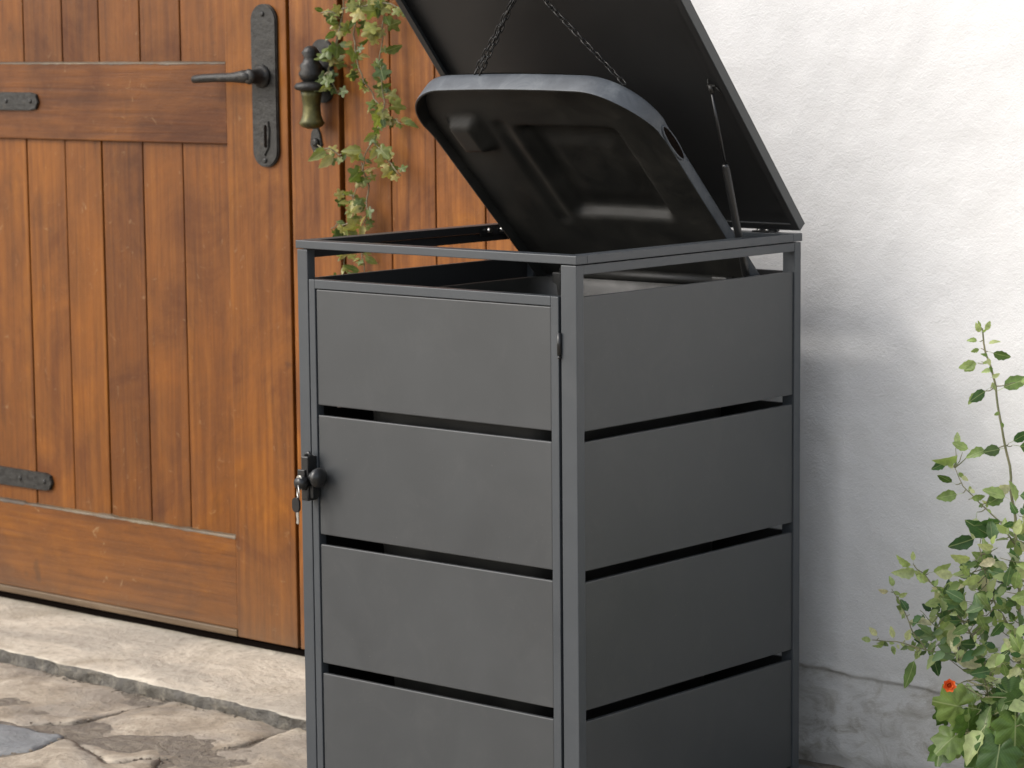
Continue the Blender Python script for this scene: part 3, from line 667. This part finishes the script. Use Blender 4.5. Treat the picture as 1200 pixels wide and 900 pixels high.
# side grip on the skirt (flat black plate as the slot's shade, with a rounded lip)
bm = bmesh.new(); c0 = (HW+.0035); pts = []
for i in range(28):
    a = 2*math.pi*i/28; pts.append(B3(c0, .462 + .046*math.cos(a), .0155 + .0100*math.sin(a)))
tube(bm, pts, .0026, 8, True); link_bm('grip_lip', bm, M['plastic_pale'], wb)
bm = bmesh.new(); vs = [bm.verts.new(B3(c0+.0022, .462 + .045*math.cos(2*math.pi*i/24), .0155 + .0090*math.sin(2*math.pi*i/24))) for i in range(24)]; 
f = bm.faces.new(vs); r = bmesh.ops.extrude_face_region(bm, geom=[f])
for v in [e_ for e_ in r['geom'] if isinstance(e_, bmesh.types.BMVert)]: v.co.x -= .004
bmesh.ops.recalc_face_normals(bm, faces=bm.faces); link_bm('grip_slot_shade', bm, M['gap'], wb)
# hinge lugs
for x in (-.2, .2): 
    bm = bmesh.new(); bx(bm, CXB+x-.02, CXB+x+.02, .676, .712, 1.01, 1.055, .004); link_bm('lid_lug', bm, M['plastic'], wb)

# ------------------------------------------------------------------ chains
def make_link():
    bm = bmesh.new(); pts = []; r, h = .0044, .0052
    for i in range(16):
        a = 2*math.pi*i/16; pts.append(Vector((r*math.cos(a), 0, r*math.sin(a) + (h if math.sin(a) >= 0 else -h))))
    tube(bm, pts, .0015, 6, True); me = bpy.data.meshes.new('link'); bm.to_mesh(me); bm.free(); me.materials.append(M['chain']); return me
LINK = make_link(); PITCH = .0146
def chain(a, b, label, sag=.0):
    a, b = Vector(a), Vector(b); root = empty('chain', b, label, 'chain'); n = int((b-a).length/PITCH); d = (b-a).normalized(); tw = rnd.uniform(0, 3)
    for i in range(n+1):
        t = (i+.5)/(n+1); p = a.lerp(b, t) + Vector((0, 0, -sag*4*t*(1-t)))
        o = bpy.data.objects.new('link', LINK); COL.objects.link(o); put(o, root, p)
        o.rotation_mode = 'QUATERNION'; o.rotation_quaternion = d.to_track_quat('Z', 'X') @ Matrix.Rotation(tw + (math.pi/2 if i % 2 else 0) + rnd.uniform(-.3, .3), 3, 'Z').to_quaternion() @ Matrix.Rotation(rnd.uniform(-.12, .12), 3, 'Y').to_quaternion()
    return root
eye = A0 + dn*.017
chain(B3(-.105, LB+.002, -.002), eye, 'dark chain from the lid eye to the left front of the bin lid')
chain(B3(-.090, LB+.002, .001), eye + Vector((-.004, 0, .002)), 'shorter slack second strand beside the left lid chain', .004)
chain(B3(.262, LB-.026, -.002), eye, 'dark chain from the lid eye to the right front of the bin lid')

# ------------------------------------------------------------------ plants
def leaf_mesh(name, mat, kind='ovate', n=7, fold=.25, curl=.25, ser=.0):
    bm = bmesh.new(); L_ = 1.0; rows_ = []
    if kind == 'ovate':
        for i in range(n+1):
            t = i/n; w = .30*math.sin(math.pi*min(1, t**.8))**.8*(1-.25*t) if 0 < t < 1 else .0
            w *= 1 + (ser if i % 2 else -ser*.5)
            z = -curl*t*t; rows_.append((t, w, z))
        mid = [bm.verts.new((0, t, z)) for t, w, z in rows_]
        Lf = [bm.verts.new((-w, t + .02, z + fold*w)) if w > .01 else mid[i] for i, (t, w, z) in enumerate(rows_)]
        Rt = [bm.verts.new((w, t + .02, z + fold*w)) if w > .01 else mid[i] for i, (t, w, z) in enumerate(rows_)]
        for i in range(n):
            for S_ in (Lf, Rt):
                q_ = [mid[i], mid[i+1], S_[i+1], S_[i]]; u = []
                for v in q_:
                    if v not in u: u.append(v)
                if len(u) > 2: bm.faces.new(u if S_ is Rt else u[::-1]).smooth = True
    else:
        # lobed leaf: a fan of two rings around the stalk point, lobes folded along their ribs
        nl, pw, base = (5, 1.5, .52) if kind == 'ivy' else (7, 1.1, .70)
        c = bm.verts.new((0, .30, .04)); RA, RB = [], []; K_ = 22 if kind == 'ivy' else 34
        for i in range(K_+1):
            A_ = math.radians(-158 + 316*i/K_); ph = abs(math.cos(A_*nl/2*(1.02 if kind == 'ivy' else 1.10)))
            env = (.62 + .38*math.cos(A_*.5)) ; r = .62*env*(base + (1-base)*ph**pw)
            if kind == 'lobed': r *= 1 + .045*math.sin(i*2.9)
            for k_, Q in ((.55, RA), (1, RB)):
                x, y = k_*r*math.sin(A_), .30 + k_*r*math.cos(A_)
                Q.append(bm.verts.new((x, y, -curl*(x*x*1.5 + max(0, y-.3)**2) + (.10*fold*(ph-.5)*(.4 + k_)) + .03*(1-k_))))
        RA.append(bm.verts.new((0, .27, .02))); RB.append(bm.verts.new((0, .22, -.01)))
        n_ = len(RA)
        for i in range(n_):
            j = (i+1) % n_; bm.faces.new((c, RA[j], RA[i])).smooth = True; bm.faces.new((RA[i], RA[j], RB[j], RB[i])).smooth = True
    # stalk
    s0 = [bm.verts.new(p) for p in ((-.012, 0, 0), (.012, 0, 0), (.008, -.28, -.05), (-.008, -.28, -.05))]; bm.faces.new(s0)
    if kind != 'ovate': s1 = [bm.verts.new(p) for p in ((-.010, .30, .03), (.010, .30, .03), (.012, 0, 0), (-.012, 0, 0))]; bm.faces.new(s1)
    me = bpy.data.meshes.new(name); bm.to_mesh(me); bm.free(); me.materials.append(mat); return me
LM = {k: [leaf_mesh('leaf', M[mk], kd, 8, f, c, s_) for f, c, s_ in ((.25, .25, .10), (.55, .5, .14), (.1, -.1, .08), (.4, .1, .12))] for k, mk, kd in
      (('rose', 'leaf', 'ovate'), ('dark', 'leaf_dark', 'ovate'), ('pale', 'leaf_pale', 'ovate'), ('lobed', 'leaf_lobed', 'lobed'), ('ivy', 'ivy', 'ivy'), ('ivyo', 'ivy', 'ovate'))}
def add_leaf(parent, kind, p, d, up, size, roll=0):
    o = bpy.data.objects.new('leaf', rnd.choice(LM[kind])); COL.objects.link(o)
    d = Vector(d).normalized(); up = Vector(up); x = d.cross(up)
    if x.length < 1e-3: x = Vector((1, 0, 0))
    x.normalize(); zz = x.cross(d).normalized()
    m3 = Matrix((x, d, zz)).transposed() @ Matrix.Rotation(roll, 3, 'Y')
    put(o, parent, Vector(p) + d*size*.28); o.rotation_mode = 'QUATERNION'; o.rotation_quaternion = m3.to_quaternion(); o.scale = (size,)*3
    return o
def wob(pts, n=5, a=.004, seed=0):
    out = []
    for k in range(len(pts)-1):
        for i in range(n):
            p = Vector(pts[k]).lerp(Vector(pts[k+1]), i/n); out.append(p + Vector([noise.noise(p*30 + Vector((seed, j*9, 0)))*a for j in range(3)]))
    return out + [Vector(pts[-1])]
VIEW = (cam.matrix_world.translation - Vector((.35, .75, .5))).normalized()
def rv(s=1): return Vector((rnd.uniform(-s, s), rnd.uniform(-s, s), rnd.uniform(-s, s)))

def PX(u, v, y):      # picture coordinates used only to lay out the stems: point of the plane y = const (metres) that the survey of the photo gives
    d = Fv + Rv*((u-594.3)/3219.06) - Uv*((v-448.66)/3219.06); c = Vector((3.20625928, -3.88404813, 1.54792743)); return c + d*((y-c.y)/d.y)
rose = empty('flowering_shrub', PX(1185, 935, .74), 'leafy green shrub with one red flower against the white wall, tall thin shoot', 'shrub')
stems = [  # (points, radius, y)
 ([(1186,935,.74),(1192,840,.73),(1196,760,.73),(1194,690,.72),(1191,620,.72),(1185,560,.72),(1175,500,.71),(1163,440,.71),(1153,402,.70),(1150,384,.70)], .0042),
 ([(1186,935,.74),(1172,850,.70),(1160,790,.68),(1140,745,.66),(1112,705,.65),(1090,682,.64),(1072,664,.64)], .0030),
 ([(1172,850,.70),(1150,790,.66),(1120,768,.64),(1085,762,.62),(1050,752,.61),(1022,750,.61)], .0024),
 ([(1191,640,.72),(1172,612,.70),(1150,592,.69),(1130,570,.68),(1119,548,.68)], .0020),
 ([(1085,762,.62),(1068,735,.61),(1055,705,.61),(1045,690,.61)], .0016),
 ([(1140,745,.66),(1120,740,.64),(1098,735,.63),(1078,715,.62)], .0016),
 ([(1186,935,.74),(1160,880,.64),(1130,850,.60),(1100,840,.58)], .0030),
 ([(1196,760,.73),(1175,720,.68),(1160,690,.67),(1150,650,.67)], .0026),
 ([(1150,790,.66),(1130,800,.60),(1113,803,.495)], .0016),
 ([(1186,935,.74),(1215,800,.70),(1225,700,.68),(1230,600,.68),(1238,520,.68)], .0040),
]
SPT = []
for sp, r in stems:
    pts = wob([PX(*p) for p in sp], 5, .005, r*1000); n = len(pts); SPT += pts
    bm = bmesh.new(); tube(bm, pts, [r*(1-.65*i/n) for i in range(n)], 7); link_bm('stem', bm, M['stem'], rose)
TW = []
def lp(u, v, y, ang, size, kind, tilt=0):   # a leaf with its base at u, v; ang = direction of its tip in the plane of the wall (0 = right, 90 = up)
    a = math.radians(ang); d = Rv*math.cos(a) + Uv*math.sin(a) - Fv*rnd.uniform(-.1, .5)
    TW.append((PX(u, v, y), size))
    add_leaf(rose, kind, PX(u, v, y), d, -Fv + rv(.5) + Vector((0, 0, tilt)), size, rnd.uniform(-.5, .5))
K = [ # explicit leaves on the tall shoot and the racemes
 (1150,392,.70,120,.020,'pale'),(1153,390,.70,60,.020,'pale'),(1148,400,.70,170,.018,'pale'),(1155,404,.70,20,.022,'pale'),(1148,388,.70,95,.016,'pale'),(1150,408,.70,-160,.016,'pale'),
 (1158,412,.70,-15,.034,'rose'),(1150,424,.70,-165,.034,'rose'),(1146,426,.70,-150,.024,'rose'),(1160,455,.70,-150,.040,'dark'),(1150,458,.70,-140,.026,'rose'),(1168,458,.70,25,.050,'rose'),(1190,448,.70,5,.034,'rose'),
 (1182,520,.71,30,.036,'dark'),(1186,522,.71,-5,.050,'dark'),(1178,525,.71,-170,.040,'rose'),(1160,526,.70,-165,.035,'rose'),(1140,528,.69,160,.032,'rose'),(1128,530,.69,-150,.045,'rose'),(1120,525,.69,80,.024,'rose'),(1112,540,.69,-155,.030,'dark'),
 (1120,568,.68,150,.034,'rose'),(1128,578,.68,-170,.040,'rose'),(1135,585,.68,10,.024,'rose'),(1118,552,.68,120,.020,'pale'),(1145,600,.68,-100,.040,'rose'),(1150,595,.68,30,.044,'rose'),(1160,580,.68,20,.036,'pale'),
 (1186,580,.71,-5,.05,'dark'),(1190,600,.71,20,.046,'dark'),(1185,585,.70,160,.044,'rose'),(1180,610,.70,-170,.05,'dark'),(1168,632,.69,150,.056,'dark'),(1150,628,.69,-160,.050,'dark'),(1190,640,.69,0,.06,'dark'),
 (1072,664,.64,160,.030,'pale'),(1078,668,.64,-170,.040,'rose'),(1070,660,.64,90,.018,'pale'),(1088,672,.64,20,.036,'rose'),(1092,684,.64,150,.030,'pale'),(1100,690,.64,10,.036,'pale'),(1108,704,.65,-170,.032,'rose'),(1112,706,.65,40,.03,'dark'),
 (1048,690,.61,110,.020,'pale'),(1044,694,.61,170,.020,'pale'),(1050,700,.61,20,.018,'pale'),(1024,750,.61,175,.022,'pale'),(1030,748,.61,130,.022,'pale'),(1038,752,.61,-150,.020,'pale'),(1048,752,.61,100,.024,'pale'),(1044,754,.61,-70,.018,'pale'),(1060,754,.61,70,.026,'pale'),
 (1074,765,.61,-105,.055,'rose'),(1066,720,.61,120,.026,'dark'),(1090,762,.62,-70,.04,'dark'),(1094,758,.62,60,.05,'pale'),(1110,765,.63,-20,.055,'pale'),(1120,768,.63,100,.05,'pale'),(1100,735,.63,165,.045,'pale'),
]
for k in K: lp(*k[:4], k[4]*1.05, k[5])
near = lambda u, v: abs(u-1112) < 34 and abs(v-803) < 30
for i in range(170):   # dense middle
    u = rnd.uniform(1100, 1218); lo = 585 + max(0, (1198-u))*1.15; v = lo + (860-lo)*rnd.random()**.85; y = rnd.uniform(.60, .74)
    if (u < 1135 and v > 790) or near(u, v): continue
    kd = rnd.choice(['rose', 'pale', 'rose', 'dark', 'dark', 'pale']); lp(u, v, y, rnd.uniform(-180, 180) if rnd.random() < .4 else rnd.uniform(100, 230), rnd.uniform(.022, .044), kd)
for i in range(66):   # big lobed leaves below
    t = rnd.random(); u = rnd.uniform(1108, 1220); v = rnd.uniform(815, 925)
    if (u < 1145 and v > 860 and rnd.random() < .85) or near(u, v): continue
    lp(u, v, rnd.uniform(.56, .68), rnd.uniform(-170, -10) if rnd.random() < .75 else rnd.uniform(0, 180), rnd.uniform(.040, .070), 'lobed' if rnd.random() < .62 else rnd.choice(['rose', 'pale', 'dark']), .4)
for k in ((1134,850,.57,-140,.070,'lobed'),(1108,858,.57,-110,.060,'lobed'),(1150,832,.56,170,.08,'lobed'),(1175,850,.56,-100,.085,'lobed'),(1145,862,.57,-90,.06,'lobed'),(1160,800,.58,-30,.075,'lobed'),(1190,820,.57,-90,.085,'lobed')): lp(*k)
bm = bmesh.new()
for p, sz in TW:      # thin twigs that carry the leaves
    lower = [q_ for q_ in SPT if q_.z < p.z + .01] or SPT
    q_ = min(lower, key=lambda c_: (c_-p).length)
    if (q_-p).length < .006: continue
    mid = p.lerp(q_, .5) + Vector((0, 0, -.10*(q_-p).length)) + rv(.08)*(q_-p).length
    tube(bm, [q_, q_.lerp(mid, .5) + rv(.001), mid, mid.lerp(p, .55) + rv(.001), p], [.0014, .0012, .0010, .0009, .0007], 5)
tw_ = link_bm('twigs', bm, M['stem'], rose, kind='stuff')
def leaf_mass(name, n, kinds, where, size):       # the many small leaves nobody could count, joined
    bms = {}
    for i in range(n):
        u, v, y, ang = where(); k_ = rnd.choice(kinds); me = rnd.choice(LM[k_]); bm = bms.setdefault(k_, bmesh.new())
        a = math.radians(ang); d = (Rv*math.cos(a) + Uv*math.sin(a) - Fv*rnd.uniform(-.3, .6)).normalized(); up = -Fv + rv(.7); x = d.cross(up).normalized(); zz = x.cross(d).normalized()
        m3 = Matrix((x, d, zz)).transposed() @ Matrix.Rotation(rnd.uniform(-.6, .6), 3, 'Y'); p = PX(u, v, y); sz = rnd.uniform(*size)
        vs_ = [bm.verts.new(p + m3 @ (w_.co*sz)) for w_ in me.vertices]
        for f_ in me.polygons: bm.faces.new([vs_[q_] for q_ in f_.vertices]).smooth = True
    for k_, bm in bms.items(): link_bm(name, bm, LM[k_][0].materials[0], rose, centre=False, kind='stuff')
def W1():
    while True:
        u = rnd.uniform(1078, 1225); lo = 600 + max(0, (1200-u))*1.0; v = lo + (885-lo)*rnd.random()
        if not (near(u, v) or (u < 1120 and v > 775)): return u, v, rnd.uniform(.60, .76), rnd.uniform(60, 250)
def W2():
    k_ = rnd.choice([((1086,762),(1026,750)), ((1072,664),(1112,705)), ((1045,690),(1068,735)), ((1119,548),(1160,600)), ((1150,384),(1175,500)), ((1100,690),(1150,750))]); t_ = rnd.random()
    return k_[0][0] + (k_[1][0]-k_[0][0])*t_, k_[0][1] + (k_[1][1]-k_[0][1])*t_, .625 if k_[0][1] > 600 else .69, rnd.uniform(0, 360)
leaf_mass('foliage', 330, ['rose', 'pale', 'rose', 'dark', 'dark'], W1, (.014, .034))
leaf_mass('foliage', 70, ['rose', 'pale'], W2, (.010, .018))
# red flower: its petals and centre are parts of the shrub
fc = PX(1112, 803, .49); fl = bpy.data.objects.new('flower', None); COL.objects.link(fl); fl.empty_display_size = .01; put(fl, rose, fc); fl['label'] = 'small orange-red flower'
pm = bmesh.new(); rr_ = []
for i in range(5):
    t = i/4; w = .0052*math.sin(math.pi*(.15+.8*t)); rr_.append([pm.verts.new((-w, .012*t, .003*t*t)), pm.verts.new((0, .0122*t, .003*t*t-.001)), pm.verts.new((w, .012*t, .003*t*t))])
for A_, B_ in zip(rr_, rr_[1:]):
    for j in range(2): pm.faces.new((A_[j], A_[j+1], B_[j+1], B_[j])).smooth = True
pmesh = bpy.data.meshes.new('petal'); pm.to_mesh(pmesh); pm.free(); pmesh.materials.append(M['petal'])
base_q = (-Fv).to_track_quat('Z', 'Y')
for ring_, (nn_, tl, sc_) in enumerate(((7, .35, 1.25), (6, .8, 1.0), (4, 1.2, .7))):
    for i in range(nn_):
        o = bpy.data.objects.new('petal', pmesh); COL.objects.link(o); put(o, fl, fc)
        o.rotation_mode = 'QUATERNION'; o.rotation_quaternion = base_q @ Matrix.Rotation(2*math.pi*i/nn_ + ring_*.4, 3, 'Z').to_quaternion() @ Matrix.Rotation(tl, 3, 'X').to_quaternion(); o.scale = (sc_,)*3
bm = bmesh.new(); bmesh.ops.create_grid(bm, x_segments=50, y_segments=24, size=1)
for v in bm.verts:
    x, y = .60 + v.co.x*.36, .755 + v.co.y*.125; e_ = min(1, (1-abs(v.co.x))*6)*min(1, (1-abs(v.co.y))*4)
    v.co = Vector((x, y, -.006 + (.022 + .012*noise.fractal(Vector((x*14, y*14, 0)), .8, 2, 4))*e_))
so_ = link_bm('soil', bm, M['soil'], smooth=True); so_['kind'] = 'structure'

# ivy hanging over the right door leaf
ivy = empty('hanging_ivy', (-1.27, .775, 2.2), 'thin hanging ivy strands in front of the right wooden door leaf', 'ivy')
IV = [
 [(398,-160),(392,-60),(404,0),(400,30),(392,60),(386,85),(396,110)],
 [(430,-160),(424,-50),(420,5),(414,40),(420,80),(438,110),(447,135),(440,160),(424,190),(417,230),(409,270),(403,320),(400,370)],
 [(445,-160),(452,-60),(448,0),(446,40),(444,70),(450,100),(447,135)],
 [(424,190),(432,220),(430,250),(424,280),(428,320),(424,350)],
 [(386,85),(372,95)],[(418,175),(398,183),(388,178),(372,170)],
 [(447,135),(462,140),(470,145)],[(440,165),(455,190),(470,206)],[(400,10),(420,8),(445,2),(470,8),(482,2)],[(392,60),(402,20),(390,14),(376,16)],
 [(417,230),(400,228),(392,226)],[(409,262),(395,262),(388,268)],
]
NL = 0
for k, st in enumerate(IV):
    ys = DY - .022 - .010*(k % 3)
    pts = wob([PX(u, v, ys + (.004 if i % 2 else -.006)) for i, (u, v) in enumerate(st)], 4, .010, k); n = len(pts)
    bm = bmesh.new(); tube(bm, pts, [.0019*(1-.4*i/n) for i in range(n)], 6); link_bm('stem', bm, M['ivystem'], ivy)
    acc = 0
    for a, b in zip(pts, pts[1:]):
        acc += (b-a).length
        while acc > .0112:
            acc -= .0112; NL += 1
            p = a.lerp(b, rnd.random()); p.y = min(p.y, DY-.012); an = rnd.choice([rnd.uniform(150, 230), rnd.uniform(-50, 30), rnd.uniform(-130, -60)]); an = math.radians(an)
            d = Rv*math.cos(an) + Uv*math.sin(an) - Fv*rnd.uniform(0, .6)
            add_leaf(ivy, 'ivy' if rnd.random() < .62 else 'ivyo', p, d, -Fv + rv(.7) + Vector((0, 0, .3)), rnd.uniform(.016, .034) if rnd.random() < .88 else .044, rnd.uniform(-.7, .7))
print('ivy leaves', NL, 'objects', len(bpy.data.objects), 'tris', sum(len(o.data.polygons) for o in bpy.data.objects if o.type == 'MESH'))
